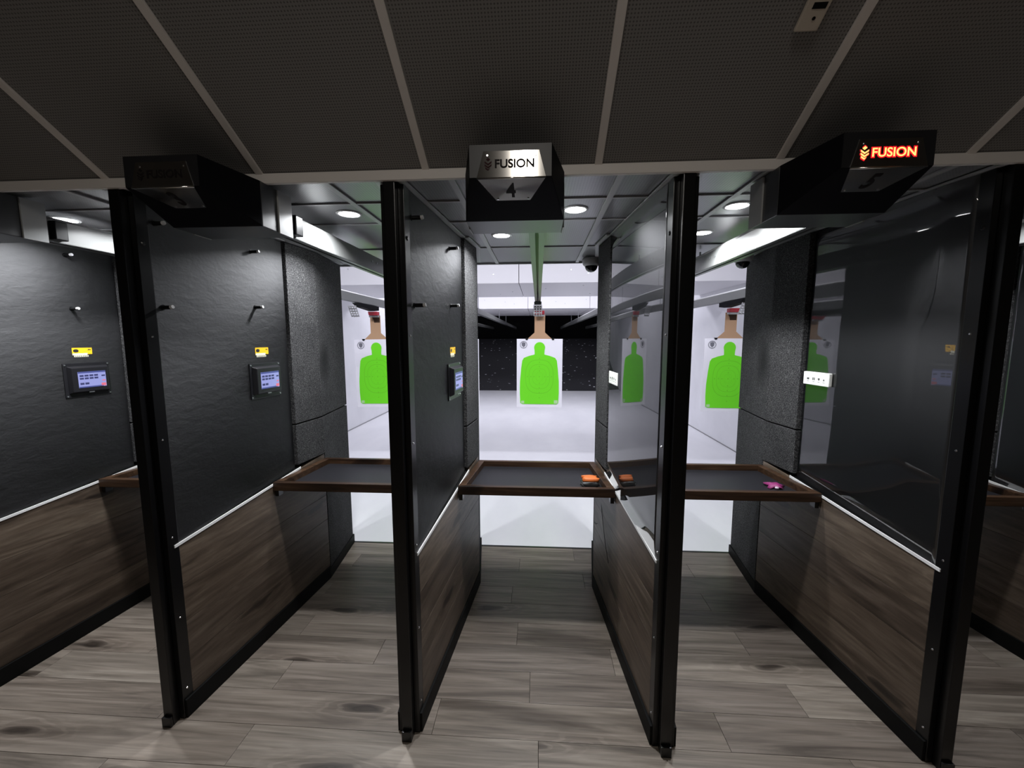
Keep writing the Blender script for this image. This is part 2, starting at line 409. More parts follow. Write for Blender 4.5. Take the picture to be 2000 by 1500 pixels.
baffle(10.65, 14.0, 'white overhead baffle farther downrange, above the dark berm')

# ------------------------------------------------------------------ partitions
def wz(y): return .772+.104*(y-1.55)          # rising aluminium strip
hp = lambda y: .042+(.100-.042)*(y-1.53)/.82   # half width at the black panel
hw = lambda y: .042+(.142-.042)*(y-1.53)/1.09  # half width at the wood
PLAB = ['black and wood lane partition at the left edge of the picture, front post out of view',
        'black and wood lane partition left of the unlit dark sign box',
        'black and wood lane partition with coat pegs, just left of the sign numbered 4',
        'lane partition with a glossy mirror-like black panel, right of the sign numbered 4',
        'lane partition with a glossy black panel reflecting two lamps, beside the red lit sign',
        'dark lane partition at the far right edge of the picture, behind the rightmost shelf']
screw_me = MB().cyl((0, 0, 0), (1, 0, 0), .0045, .003, 10, .003).mesh('screw', STEEL)
bolt_me = MB().cyl((0, 0, 0), (1, 0, 0), .009, .004, 10, .006).mesh('bolt', BLK)
def partition(i):
    cx = PC[i]; t = thing('lane_partition', PLAB[i], 'partition', (cx, YF, 0), 'lane partitions')
    Y = lambda y: y-YF
    MB().prism([(-.02, Y(1.53)), (.02, Y(1.53)), (.078, Y(2.36)), (.120, Y(2.62)), (.06, Y(3.09)), (-.06, Y(3.09)), (-.120, Y(2.62)), (-.078, Y(2.36))], .004, 2.205).obj('core', BASE, t)
    MB().box(-.021, .021, 0, Y(1.53), .0, 2.205).obj('post', BLK, t, .0025)
    MB().box(-.0205, .0205, -.012, -.0003, 0, .045).obj('post_foot', BLK, t, .002)
    for s in (1, -1):
        fo = MB().prism([(s*.021, Y(1.53)), (s*.043, Y(1.53)), (s*.0465, Y(1.578)), (s*.025, Y(1.578))], .0, 2.205).obj('side_flange', BLK, t, .0015)
        for z in (.13, .46, .82, 1.24, 1.66):
            o = link('screw', screw_me, fo); o.location = (s*.0445, Y(1.552), z)
            if s < 0: o.rotation_euler = (0, math.pi, 0)
        o = link('bolt', bolt_me, fo); o.location = (s*.0445, Y(1.552), 2.02)
        if s < 0: o.rotation_euler = (0, math.pi, 0)
        pa = [(s*.02, Y(1.578)), (s*hp(1.578), Y(1.578)), (s*hp(2.345), Y(2.345)), (s*.07, Y(2.345))]
        if s > 0: MB().prism(pa, lambda x, y: wz(y+YF)+.010, 2.205).obj('upper_panel', MATTE, t, .0015)
        else:
            NY, NZ = 44, 16; dy = .767/NY
            sm_ = lambda a, b, v: (lambda t_: t_*t_*(3-2*t_))(min(1, max(0, (v-a)/(b-a))))
            h1 = [hp(1.578)]; h2 = [hp(1.578)]
            for k in range(NY):
                yy = 1.578+(k+.5)*dy
                f = sm_(1.70, 1.82, yy); g = sm_(1.96, 2.06, yy); h1.append(h1[-1]+dy*((.135*(1-f)+.020*f)*(1-g)+.0675*g))
                f = sm_(1.645, 1.70, yy); h2.append(h2[-1]+dy*((.19*(1-f)+.022*f)*(1-g)+.0675*g))
            if i != 4:
                h1 = [hp(1.578)]
                for k in range(NY): h1.append(h1[-1]+dy*(.122-.093*(1.578+(k+.5)*dy-1.6)))
                h2 = h1
            vs = []; fs = []
            for j_ in range(NZ+1):
                for k in range(NY+1):
                    yy = 1.578+k*dy; zb = wz(yy)+.010; z = zb+(2.205-zb)*j_/NZ; w_ = sm_(1.65, 1.95, z)
                    w0 = sm_(.90, 1.2, z); vs.append((s*((h1[k]*(1-w_)+h2[k]*w_)*w0+(hp(yy) if i == 4 else h1[k])*(1-w0)), Y(yy), z))
            for j_ in range(NZ):
                for k in range(NY): a_ = j_*(NY+1)+k; fs.append((a_, a_+1, a_+NY+2, a_+NY+1))
            o = MB().add(vs, fs).obj('upper_panel', GLOSS, t, 0, True)
            md = o.modifiers.new('thick', 'SOLIDIFY'); md.thickness = .012; md.offset = -1 if o.data.polygons[0].normal.x < 0 else 1
        pq = [(s*.02, Y(1.578)), (s*(hw(1.578)-.0012), Y(1.578)), (s*(hw(2.37)-.0012), Y(2.37)), (s*.08, Y(2.37))]
        MB().prism(pq, lambda x, y: wz(y+YF)-.0008, lambda x, y: wz(y+YF)+.0092).obj('ledge_filler', BASE, t)
        ps = [(s*(hw(1.556)-.001), Y(1.556)), (s*(hw(1.556)+.004), Y(1.556)), (s*(hw(2.37)+.004), Y(2.37)), (s*(hw(2.37)-.001), Y(2.37))]
        MB().prism(ps, lambda x, y: wz(y+YF)-.001, lambda x, y: wz(y+YF)+.011).obj('trim_strip', TRIM, t)
        zs = [.085, .255, .425, .595, None]
        for k in range(4):
            a = zs[k]+.0008
            ztop = (lambda x, y: wz(y+YF)-.001) if k == 3 else zs[k+1]-.0008
            pw = [(s*.02, Y(1.578)), (s*hw(1.578), Y(1.578)), (s*hw(2.612), Y(2.612)), (s*.1, Y(2.612))]
            MB().prism(pw, a, ztop).obj('wood_board', WOODP, t, .0008)
        pb = [(s*.02, Y(1.535)), (s*(hw(1.535)+.010), Y(1.535)), (s*(hw(2.60)+.008), Y(2.60)), (s*.1, Y(2.60))]
        MB().prism(pb, 0, .085).obj('base_board', BASE, t, .002)
        # recycled rubber blocks: near column (upper), far column tapering back
        for z0, z1 in ((.885, 1.131), (1.139, 2.203)):
            MB().prism([(s*.06, Y(2.352)), (s*.118, Y(2.352)), (s*.146, Y(2.615)), (s*.1, Y(2.615))], z0, z1).obj('rubber_block', RUB, t, .003)
        for z0, z1 in ((.002, 1.131), (1.139, 2.203)):
            MB().prism([(s*.09, Y(2.624)), (s*.140, Y(2.624)), (s*.078, Y(3.1)), (s*.03, Y(3.1))], z0, z1).obj('rubber_block', RUB, t, .003)
        MB().prism([(s*.13, Y(2.61)), (s*.149, Y(2.60)), (s*.088, Y(3.106)), (s*.06, Y(3.106))], 0, .07).obj('base_board', BASE, t, .002)
        # light angle where the wall meets the ceiling tiles (part of the ceiling grid)
        def strip(a, b):
            d = .024
            MB().prism([(cx+s*a[0], a[1]), (cx+s*(a[0]+d), a[1]), (cx+s*(b[0]+d), b[1]), (cx+s*b[0], b[1])], 2.2065, 2.2135).obj('wall_angle', GBAR, ce)
        strip((hp(1.51)-.01, 1.51), (hp(2.345), 2.345)); strip((.119, 2.352), (.147, 2.62)); strip((.141, 2.62), (.079, 3.1))
    return t
for i in range(6): partition(i)

# ------------------------------------------------------------------ shelves
SL = ['wooden-rimmed shooting shelf in the leftmost bay, mostly hidden by the partition',
      'wooden-rimmed shooting shelf in the bay left of centre, empty black mat',
      'wooden-rimmed shooting shelf in the middle bay with orange gear on it',
      'wooden-rimmed shooting shelf right of centre with a magenta scrap on it',
      'wooden-rimmed shooting shelf at the right edge of the picture']
for i in range(5):
    a, b = PC[i], PC[i+1]; cx = (a+b)/2
    t = thing('shooting_shelf', SL[i], 'shelf', (cx, 2.13, .805), 'shooting shelves')
    y0, y1 = 2.13, 2.622
    L0, R0 = a+hw(y0)+.003-cx, b-hw(y0)-.003-cx
    L1, R1 = a+.1475-cx, b-.1475-cx
    d = y1-y0; zt = .048
    lerp = lambda p, q_, f: p+(q_-p)*f
    f1, f2 = .032/d, 1-.032/d
    MB().prism([(L0, 0), (R0, 0), (lerp(R0, R1, f1), .03), (lerp(L0, L1, f1), .03)], 0, zt).obj('front_rail', RIM, t, .003)
    MB().prism([(lerp(L0, L1, f2), d-.03), (lerp(R0, R1, f2), d-.03), (R1, d), (L1, d)], 0, zt).obj('rear_rail', RIM, t, .003)
    for s, A, B in ((1, L0, L1), (-1, R0, R1)):
        MB().prism([(lerp(A, B, f1), .0305), (lerp(A, B, f1)+s*.038, .0305), (lerp(A, B, f2)+s*.038, d-.0305), (lerp(A, B, f2), d-.0305)], 0, zt).obj('side_rail', RIM, t, .003)
        MB().box(A+s*.004, A+s*.024, .01, .05, -.035, -.0005).obj('bracket', BLK, t, .002)
    MB().prism([(lerp(L0, L1, f1)+.0385, .0305), (lerp(R0, R1, f1)-.0385, .0305), (lerp(R0, R1, f2)-.0385, d-.0305), (lerp(L0, L1, f2)+.0385, d-.0305)], .002, .014).obj('mat_board', MAT_SH, t)

# orange ear-protection roll / folded gear on the middle shelf
t = thing('folded_gear', 'crumpled orange and black gear on the middle shelf', 'gear', (.292, 2.265, .8195))
def lump(mb, c, sx, sy_, sz, n=12, m=8, seed=0, pw=.6):
    rnd = random.Random(seed); vs = []
    for j in range(m+1):
        th = math.pi*j/m
        for k in range(n):
            ph = 2*math.pi*k/n; r = 1+rnd.uniform(-.17, .17)
            cx_, sx_ = math.cos(ph), math.sin(ph)
            p = lambda v: math.copysign(abs(v)**pw, v)
            vs.append((c[0]+sx*r*p(math.sin(th))*p(cx_), c[1]+sy_*r*p(math.sin(th))*p(sx_), c[2]+sz*p(math.cos(th))))
    fs = []
    for j in range(m):
        for k in range(n): fs.append((j*n+k, j*n+(k+1) % n, (j+1)*n+(k+1) % n, (j+1)*n+k))
    mb.add(vs, fs)
mb = MB(); lump(mb, (0, .0, .018), .050, .040, .0175, seed=2); mb.obj('lower_roll', STB, t, smooth=True)
mb = MB(); lump(mb, (.006, -.006, .040), .045, .022, .014, seed=3); mb.obj('upper_fold', ORG, t, smooth=True)
mb = MB(); lump(mb, (-.002, .022, .043), .047, .014, .012, seed=5); mb.obj('rear_fold', ORG, t, smooth=True)
MB().tube([(-.048, -.03, .02), (-.052, -.04, .028), (-.04, -.046, .015), (-.03, -.04, .006)], .004).obj('strap_loop', STB, t, smooth=True)
# magenta scrap
t = thing('cloth_scrap', 'small crumpled magenta scrap on the shelf right of centre', 'cloth', (1.318, 2.31, .8195))
mb = MB()
nn_ = 16
vs = [(0, 0, .022)]; fs = []
for ring, (rr, zz) in enumerate(((.022, .020), (.045, .008))):
    for k in range(nn_):
        an = 2*math.pi*k/nn_; star = 1+.35*math.cos(5*an)*ring
        vs.append((rr*star*math.cos(an), rr*star*math.sin(an), zz+.006*math.sin(3*an)*(1 if ring else .4)))
for k in range(nn_):
    fs.append((0, 1+k, 1+(k+1) % nn_)); fs.append((1+k, 1+nn_+k, 1+nn_+(k+1) % nn_, 1+(k+1) % nn_))
mb.add(vs, fs); o = mb.obj('crumpled_fabric', PINK, t, smooth=True)
md = o.modifiers.new('thick', 'SOLIDIFY'); md.thickness = .003
mb = MB(); lump(mb, (-.008, -.042, .009), .010, .008, .006, seed=9); mb.obj('pale_tip', PINKW, t, smooth=True)
# loose cable under the middle shelf
c = thing('loose_cable', 'thin black cable hanging under the right end of the middle shelf', 'cable', (.385, 2.5, .80))
o = MB().tube([(-.012, -.02, .004), (-.010, -.02, -.06), (.000, -.03, -.12), (.003, -.03, -.22), (.000, -.01, -.30), (-.012, .06, -.34), (-.018, .10, -.345)], .0025, 6).obj('cable_run', CABLE, c, smooth=True)
o = MB().tube([(.002, -.03, -.118), (.001, -.10, -.20), (.006, -.2, -.33), (.010, -.3, -.40)], .0015, 6).obj('cable_run', CABLE, c, smooth=True)

# ------------------------------------------------------------------ coat pegs, controllers, stickers, keypads
def wallframe(i, s, y, z, panel=True, off=0):
    """local frame on a partition face: x along the wall (towards the back), y up, z out of the wall"""
    h0, h1 = hp(1.53), hp(2.35)
    k = (h1-h0)/.82
    ex = Vector((s*k, 1, 0)).normalized()
    if s < 0: ex = -ex                      # keep right-handed so z points out of the wall
    pos = Vector((PC[i]+s*(hp(y)+off), y, z)); ez = Vector((0, 0, 1))
    n = ex.cross(ez)
    if (n.x > 0) != (s > 0): ex = -ex; n = ex.cross(ez)
    return basis(pos, ex, ez)
LANEN = {0: 'leftmost bay', 1: 'bay left of centre', 2: 'middle bay', 3: 'right-hand bay'}
def peg(i, y, z, label):
    t = thing('coat_peg', label, 'peg', (0, 0, 0), 'coat pegs'); t.matrix_world = wallframe(i, 1, y, z)
    MB().cyl((0, 0, .0002), (0, 0, 1), .011, .003, 14).obj('rose', BLK, t)
    MB().cyl((0, 0, .003), (0, 0, 1), .0078, .034, 12).obj('shank', BLK, t, smooth=False)
    MB().cyl((0, 0, .037), (0, .2, 1), .0082, .010, 14, .0072).obj('tip', PEGT, t)
WH = {0: 'on the leftmost partition', 1: 'on the wall under the dark sign', 2: 'on the wall left of sign 4'}
for i in (0, 1, 2, 3):
    for y, z, nm in ((1.605, 2.108, 'upper front'), (2.11, 2.10, 'upper rear'), (1.608, 1.779, 'lower front'), (2.112, 1.816, 'lower rear')):
        if i == 0 and y < 1.7: continue
        if i == 3: continue
        peg(i, y, z, '%s coat peg %s' % (nm, WH[i]))

def plate(mb, x0, x1, y0, y1, z0, z1): return mb.box(x0, x1, y0, y1, z0, z1)
def controller(i, label):
    t = thing('target_controller', label, 'controller', (0, 0, 0), 'target controllers'); t.matrix_world = wallframe(i, 1, 2.148, 1.427)
    MB().box(-.112, .112, -.094, .094, .0003, .006).obj('back_plate', PLAST, t, .002)
    MB().add([(-.098, -.074, .006), (.098, -.074, .006), (.098, .078, .006), (-.098, .078, .006), (-.088, -.064, .028), (.088, -.064, .028), (.088, .068, .028), (-.088, .068, .028)],
             [(3, 2, 1, 0), (4, 5, 6, 7), (0, 1, 5, 4), (1, 2, 6, 5), (2, 3, 7, 6), (3, 0, 4, 7)]).obj('housing', PLAST, t, .003)
    for a in (-1, 1):
        for b_ in (-1, 1): MB().cyl((a*.104, b_*.085, .006), (0, 0, 1), .004, .002, 10).obj('screw', GALV, t)
    MB().box(-.016, .010, -.072, -.067, .024, .0262).obj('maker_badge', GALV, t)
    sc = MB().box(-.064, .072, -.043, .046, .028, .0292).obj('screen', SCR, t)
    e = MB(); e.box(-.064, .072, .037, .046, .0292, .0296); e.box(-.064, .056, -.043, -.036, .0292, .0296); e.obj('menu_bar', SCRB, sc)
    for r_ in range(2):
        for c_ in range(4): MB().box(-.057+.0235*c_, -.038+.0235*c_, .018-.015*r_, .028-.015*r_, .0292, .0296).obj('button', SCRD, sc)
    for c_ in range(2): MB().box(-.057+.0235*c_, -.038+.0235*c_, -.026, -.015, .0292, .0296).obj('button', SCRD, sc)
    MB().box(.050, .068, .014, .022, .0292, .0296).obj('button', SCRD, sc)
    MB().box(.052, .068, -.012, -.006, .0292, .0296).obj('stop_button', SCRR, sc)
    MB().box(.046, .070, -.040, -.024, .0292, .0296).obj('stop_button', SCRR, sc)
    # sticker above
    k = thing('warning_sticker', 'yellow oblong sticker above the %s' % label.replace('black touchscreen target ', '').replace('hidden side of the ', 'back of the ').replace(', seen reflected', ''), 'sticker', (0, 0, 0), 'yellow stickers')
    k.matrix_world = wallframe(i, 1, 2.138, 1.578)
    MB().box(-.048, .048, -.010, .026, .0003, .0010).obj('yellow_label', YEL, k)
    MB().extr([(-.048+.0, -.014), (.022, -.014), (.026, -.004), (-.046, -.004)], .0010, .0014, 'xy', 'z').obj('pale_band', STW, k)
    MB().box(-.040, .028, -.024, -.015, .0003, .0010).obj('pale_band', STW, k)
    e = MB(); el = [(-.030+.013*math.cos(2*math.pi*j/20), .010+.009*math.sin(2*math.pi*j/20)) for j in range(20)]
    e.extr(el, .0010, .0014, 'xy', 'z').obj('oval_mark', STB, k)
    MB().extr([(.026, .012), (.032, .020), (.034, .016), (.042, .018), (.042, .013), (.034, .013)], .0010, .0014, 'xy', 'z').obj('arrow_mark', STB, k)
    for j in range(7): MB().box(-.036+.009*j, -.030+.009*j, -.0215, -.0175, .0010, .0013).obj('print_mark', STB, k)
controller(0, 'black touchscreen target controller on the leftmost partition')
controller(1, 'black touchscreen target controller on the partition left of the dark sign')
controller(2, 'black touchscreen target controller on the partition beside the sign numbered 4')
controller(3, 'black touchscreen target controller on the hidden side of the glossy partition, seen reflected')
def keypad(i, label):
    t = thing('keypad_strip', label, 'keypad', (0, 0, 0), 'white keypads'); t.matrix_world = wallframe(i, -1, 2.235, 1.434)
    MB().box(-.09, .09, -.034, .034, .0003, .018).obj('housing', SWW, t, .004)
    MB().cyl((-.0905, .014, .009), (-1, 0, 0), .006, .012, 10).obj('cable_gland', BLK, t)
    # x runs towards the camera on this side, the marks read from rear to front
    e = MB().extr([(.050, -.006), (.062, -.006), (.056, .005)], .018, .0185, 'xy', 'z').obj('key_mark', SWK, t)
    e = MB().extr([(.016, .005), (.028, .005), (.028, -.002), (.022, -.008), (.016, -.002)], .018, .0185, 'xy', 'z').obj('key_mark', SWK, t)
    for xx in (-.022, -.012): MB().box(xx, xx+.006, -.008, .006, .018, .0185).obj('key_mark', SWK, t)
    MB().box(-.062, -.046, -.007, .003, .018, .0185).obj('key_mark', SWK, t)
    for xx in (.056, .022, -.014, -.054): MB().box(xx-.007, xx+.007, -.0165, -.0145, .018, .0183).obj('key_underline', SWK, t)
keypad(3, 'white four-key strip on the glossy partition right of the sign numbered 4')
keypad(4, 'white four-key strip on the glossy partition beside the red lit sign')

# ------------------------------------------------------------------ sign boxes and rails
BC = [-2.20, -1.150, -.083, .950, 2.01]
BL = ['black sign box cut off by the left edge of the picture', 'black sign box with a dark unlit sign plate, left of centre',
      'black sign box with a shiny plate numbered 4 in the middle', 'black sign box with glowing red lettering on the right',
      'black sign box of the rightmost bay, hidden behind the partition']
def quad_prism(A, B):  # two quads (front, rear) as vertex lists of 4
    return MB().add(A+B, [(3, 2, 1, 0), (4, 5, 6, 7), (0, 1, 5, 4), (1, 2, 6, 5), (2, 3, 7, 6), (3, 0, 4, 7)])
def chevrons(mb, w, hgt, d0, d1):
    a = hgt
    mb.extr([(w*.5, a), (w*.78, a*.86), (w*.5, a*.72), (w*.22, a*.86)], d0, d1, 'xy', 'z')
    for k in range(2):
        y = a*(.68-.24*k); th = a*.13
        mb.extr([(0, y+.04*a), (w*.5, y-.16*a), (w, y+.04*a), (w, y+.04*a-th), (w*.5, y-.16*a-th), (0, y+.04*a-th)], d0, d1, 'xy', 'z')
    y = a*.20; th = a*.13
    mb.extr([(.08*w, y+.04*a), (w*.5, y-.13*a), (w*.78, y-.02*a), (w*.5, y-.13*a-th*.9), (.08*w, y+.04*a-th)], d0, d1, 'xy', 'z')
def signbox(i, digit, lit):
    t = thing('sign_box', BL[i], 'sign', (BC[i], 1.247, 2.205), 'lane sign boxes')
    y1, y2 = .213, .373
    f = [(-.12, 0, -.092), (.12, 0, -.092), (.12, 0, 0), (-.12, 0, 0)]
    r = [(-.168, y1, -.155), (.168, y1, -.155), (.168, y1, 0), (-.168, y1, 0)]
    quad_prism(f, r).obj('front_shell', BOX, t, .002)
    MB().box(-.119, .119, -.0013, -.0001, -.091, -.001).obj('front_face', BOXF, t)
    MB().box(-.168, .168, y1+.0005, y2+.012, -.155, 0).obj('rear_shell', BOXR, t, .002)
    for s_ in (-1, 1): MB().box(s_*.1682, s_*.174, y2-.0695, y2+.014, -.157, -.002).obj('end_cap', CAPG, t)
    # bent sign plate: upright trapezoid and a swept-back lower half
    def P(x, z, o=.002): return (x, -o, z)
    k = (-.155+.092)/y1
    def U(x, y, o=.003): return (x, y, -.092+k*y-o)
    pl = MB()
    x0, x1, zt, zb = -.078, .090, -.020, -.094
    a = [(-.078, zt), (.083, zt), (.103, zb), (-.098, zb)]
    pl.add([P(x, z, .0035) for x, z in a]+[P(x, z, .0015) for x, z in a], [(0, 1, 2, 3), (7, 6, 5, 4), (0, 4, 5, 1), (1, 5, 6, 2), (2, 6, 7, 3), (3, 7, 4, 0)])
    c_ = [(-.098, -.0035), (.103, -.0035), (.056, .098), (-.050, .098)]
    pl.add([U(x, y, .0035) for x, y in c_]+[U(x, y, .0015) for x, y in c_], [(0, 1, 2, 3), (7, 6, 5, 4), (0, 4, 5, 1), (1, 5, 6, 2), (2, 6, 7, 3), (3, 7, 4, 0)])
    po = pl.obj('sign_plate', ALU, t)
    MB().cyl((-.098, -.0022, -.0942), (1, 0, 0), .0026, .201, 12).obj('fold_edge', ALU, po, smooth=True)
    fr = basis((0, -.0036, 0), (1, 0, 0), (0, 0, 1))
    m = LETR if lit else LET
    mb = MB(); chevrons(mb, .020, .034, 0, .0012); me = mb.mesh('chevron_logo', LETR if lit else (LOGOR if i == 2 else LET)); me.transform(basis((-.074, -.0036, -.072), (1, 0, 0), (0, 0, 1)))
    link('chevron_logo', me, po)
    text('FUSION', .0325, m, 'lettering', po, basis((-.046, -.0036, -.066), (1, 0, 0), (0, 0, 1)) @ Matrix.Diagonal((1.03, 1.0, 1, 1)), .0004 if lit else .0009, .0008)
    if lit:  # bolder glowing copies of lettering and logo imitate their red halo
        text('FUSION', .0325, HALO, 'painted_red_halo', po, basis((-.046, -.0036, -.066), (1, 0, 0), (0, 0, 1)) @ Matrix.Diagonal((1.03, 1.0, 1, 1)), .0034, .0002)
        mb = MB(); chevrons(mb, .024, .040, 0, .0005); me = mb.mesh('painted_red_halo', HALO); me.transform(basis((-.076, -.0036, -.075), (1, 0, 0), (0, 0, 1))); link('painted_red_halo', me, po)
    kk = Vector((0, 1, k)).normalized()
    text(digit, .088, LET, 'digit', po, basis((-.016, .080, -.092+k*.080-.0040), (1, 0, 0), (0, -kk.y, -kk.z)) @ Matrix.Diagonal((.66, 1, 1, 1)), .0022, .0006)
    for x, z in ((-.066, -.032), (.074, -.032)): MB().cyl((x, -.0036, z), (0, -1, 0), .0030, .0018, 10).obj('screw', STEEL, po)
    for x in (-.044, .050):
        p = U(x, .090, .0036); MB().cyl(p, (0, 0, -1), .0030, .0018, 10).obj('screw', STEEL, po)
signbox(0, '2', False); signbox(1, '3', False); signbox(2, '4', False); signbox(3, '5', True); signbox(4, '6', False)

RX = [-2.11, -1.05, -.008, 1.055, 2.20]
RL = ['white overhead target rail of the leftmost bay, running from the box at the left edge', 'white overhead target rail running back from the dark sign box',
      'overhead target rail seen end-on behind the sign numbered 4', 'white overhead target rail running back from the red lit sign box',
      'overhead target rail of the rightmost bay, with a red clamp']
for i in range(5):
    t = thing('target_rail', RL[i], 'rail', (RX[i], 1.643, 2.07), 'target rails'); L = 19.4-1.643; h = .033
    MB().extr([(-h, 0), (-.007, 0), (-.007, .010), (-.025, .010), (-.025, .080), (.025, .080), (.025, .010), (.007, .010), (.007, 0), (h, 0), (h, .088), (-h, .088)], 0, L, 'xz', 'y').obj('channel', RAILW, t)
    MB().box(h+.0003, h+.030, .035, .085, .004, .082).obj('clamp_block', BLK, t, .004)
    e = MB(); e.box(-h+.001, -.008, 0.001, L-.001, -.0025, -.0002); e.box(.008, h-.001, .001, L-.001, -.0025, -.0002); e.obj('lower_lip', RAILG, t)
    MB().tube([(-.012, .05, .099), (-.012, L, .099)], .010, 10).obj('conduit', PIPE, t, smooth=True)
    for y in (1.2, 4.5, 5.6, 9.5, 11.8):
        MB().cyl((.0, y, .0885), (0, 0, 1), .006, .241 if y > 4 else .048, 8).obj('hanger_rod', GALV, t)
        for s in (-1, 1):
            MB().cyl((s*h, y-.25, .05), (s, 0, 0), .006, .004, 8).obj('bolt_head', GALV, t)
            MB().cyl((s*h, y-.32, .05), (s, 0, 0), .006, .004, 8).obj('bolt_head', GALV, t)
# junction box and cable on the rail right of centre
t = thing('junction_box', 'small white junction box with a looped cable on the rail near the red lit sign', 'junction box', (1.055, 2.10, 2.1585))
MB().box(.002, .036, -.028, .028, .0005, .048).obj('box_body', PIPE, t, .004)
MB().cyl((.018, -.015, .048), (0, 0, 1), .008, .012, 10).obj('gland', PIPE, t)
MB().tube([(.018, -.015, .058), (.018, -.04, .064), (.018, -.075, .060), (.016, -.11, .045), (.010, -.13, .030)], .0035, 8).obj('cable_loop', CABLE, t, smooth=True)

# ------------------------------------------------------------------ targets and carriers
TY = [5.25, 5.3, 5.3, 5.3, 5.1]
TX = [-2.10, -1.06, .015, 1.06, 2.285]
TN = ['green silhouette paper target with a fold crease, in the opening left of centre', 'green silhouette paper target mostly hidden behind the middle-left partition',
      'green silhouette paper target hanging in the middle bay', 'green silhouette paper target hidden behind the glossy partition, seen reflected',
      'green silhouette paper target hanging in the opening right of centre']
sil = []
def arc(cx_, cy_, rx, ry, a0, a1, n): return [(cx_+rx*math.cos(math.radians(a0+(a1-a0)*k/n)), cy_+ry*math.sin(math.radians(a0+(a1-a0)*k/n))) for k in range(n+1)]
half = [(.063, .245)] + [(.066, .305)] + arc(0, .335, .070, .070, 0, 90, 8)
right = [(.245, -.380), (.252, -.25), (.250, -.10), (.236, .06), (.222, .17), (.200, .205), (.13, .232), (.075, .245), (.062, .25), (.064, .30)] + arc(0, .335, .070, .072, 0, 180, 14)
left = [(-x, y) for x, y in right[:10]][::-1]
sil = [(-.222, -.395), (.222, -.395), (.245, -.380)] + right[1:] + left
def target(i):
    t = thing('paper_target', TN[i], 'target', (TX[i], TY[i], 1.20), 'green paper targets')
    tilt = {0: -.012, 1: .0, 2: .004, 3: .0, 4: .006}[i]; t.rotation_euler = (0, tilt, {0: .0, 4: -.02}.get(i, 0))
    wv = .2925
    mb = MB(); ny = 10; vs = []; fs = []
    for j in range(ny+1):
        z = -.445+.885*j/ny
        yy = -.004*math.sin(math.pi*j/ny) + (.012*max(0, 1-abs(j-6)/2) if i == 0 else 0)
        vs += [(-wv, yy, z), (wv, yy, z)]
    for j in range(ny): fs.append((2*j, 2*j+1, 2*j+3, 2*j+2))
    mb.add(vs, fs); sh = mb.obj('paper_sheet', PAPER, t); md = sh.modifiers.new('thick', 'SOLIDIFY'); md.thickness = .0015; md.offset = 1
    yo = -.006
    mb = MB().extr([(x, z-.008) for x, z in sil], yo-.0006, yo, 'xz', 'y'); mb.obj('silhouette', GREEN, t)
    e = .0012
    for k, (rx, ry) in enumerate(((.045, .055), (.09, .105), (.135, .16), (.18, .22))):
        mb = MB(); n = 40; ring = []
        for q_ in range(n):
            an = 2*math.pi*q_/n; p = lambda v: math.copysign(abs(v)**.75, v)
            ring.append((rx*p(math.cos(an)), ry*p(math.sin(an))-.045))
        for q_ in range(n):
            a, b = ring[q_], ring[(q_+1) % n]
            mb.add([(a[0], yo-.0010, a[1]), (b[0], yo-.0010, b[1]), (b[0]*.975, yo-.0010, (b[1]+.045)*.975-.045), (a[0]*.975, yo-.0010, (a[1]+.045)*.975-.045)], [(0, 1, 2, 3)])
        mb.obj('score_ring', GREENL, t)
    mb = MB()
    for x, z in [(0, -.045), (-.07, -.045), (-.11, -.045), (.07, -.045), (.11, -.045), (-.155, -.045), (.155, -.045), (0, .03), (0, .085), (0, .14), (0, .19), (0, -.13), (0, -.19), (0, -.25), (0, -.32)]:
        mb.box(x-.005, x+.005, yo-.0014, yo-.0009, z-.007, z+.007)
    mb.obj('score_figures', GREENL, t)
    mb = MB(); mb.box(-.235, -.195, yo-.0014, yo-.0007, -.395, -.36); mb.box(.190, .238, yo-.0014, yo-.0007, -.395, -.35); mb.obj('corner_print', GREENP, t)
    mb = MB(); n = 24
    for q_ in range(n):
        a0, a1 = 2*math.pi*q_/n, 2*math.pi*(q_+1)/n
        mb.add([(-.205+r_*math.cos(a), yo-.0006, .365+r_*math.sin(a)) for r_, a in ((.046, a0), (.046, a1), (.040, a1), (.040, a0))], [(0, 1, 2, 3)])
    mb.extr([(-.229, .389), (-.205, .397), (-.181, .389), (-.183, .355), (-.205, .332), (-.227, .355)], yo-.0010, yo-.0005, 'xz', 'y')
    mb.obj('round_badge', BADGE, t)
    # cardboard backer
    MB().extr([(-.16, .435), (.16, .435), (.067, .52), (.067, .745), (-.067, .745), (-.067, .52)], .004, .010, 'xz', 'y').obj('cardboard_backer', CARD, t)
    if i in (0, 4): MB().extr([(-.045, .735), (.060, .735), (.060, .655), (-.015, .655), (-.02, .69)], .0032, .004, 'xz', 'y').obj('tape_stain', CARDS, t)
    for x in (-.165, .170):
        MB().extr([(x-.020, .448), (x+.020, .448), (x+.012, .425), (x-.012, .425)], -.008, .014, 'xz', 'y').obj('binder_clip', BLK, t, .002)
    # carrier on the rail
    c = thing('target_carrier', {0: 'grey target carrier with red clamp above the creased target, left of centre', 1: 'grey target carrier hidden behind the middle-left partition',
              2: 'grey perforated target carrier above the middle target', 3: 'grey target carrier hidden behind the glossy partition',
              4: 'grey perforated target carrier with red clamp above the target right of centre'}[i], 'carrier', (RX[i], TY[i]-.65, 2.07), 'target carriers')
    dx = TX[i]-RX[i]
    pf = MB()   # perforated sloping front plate: frame bars and cross bars
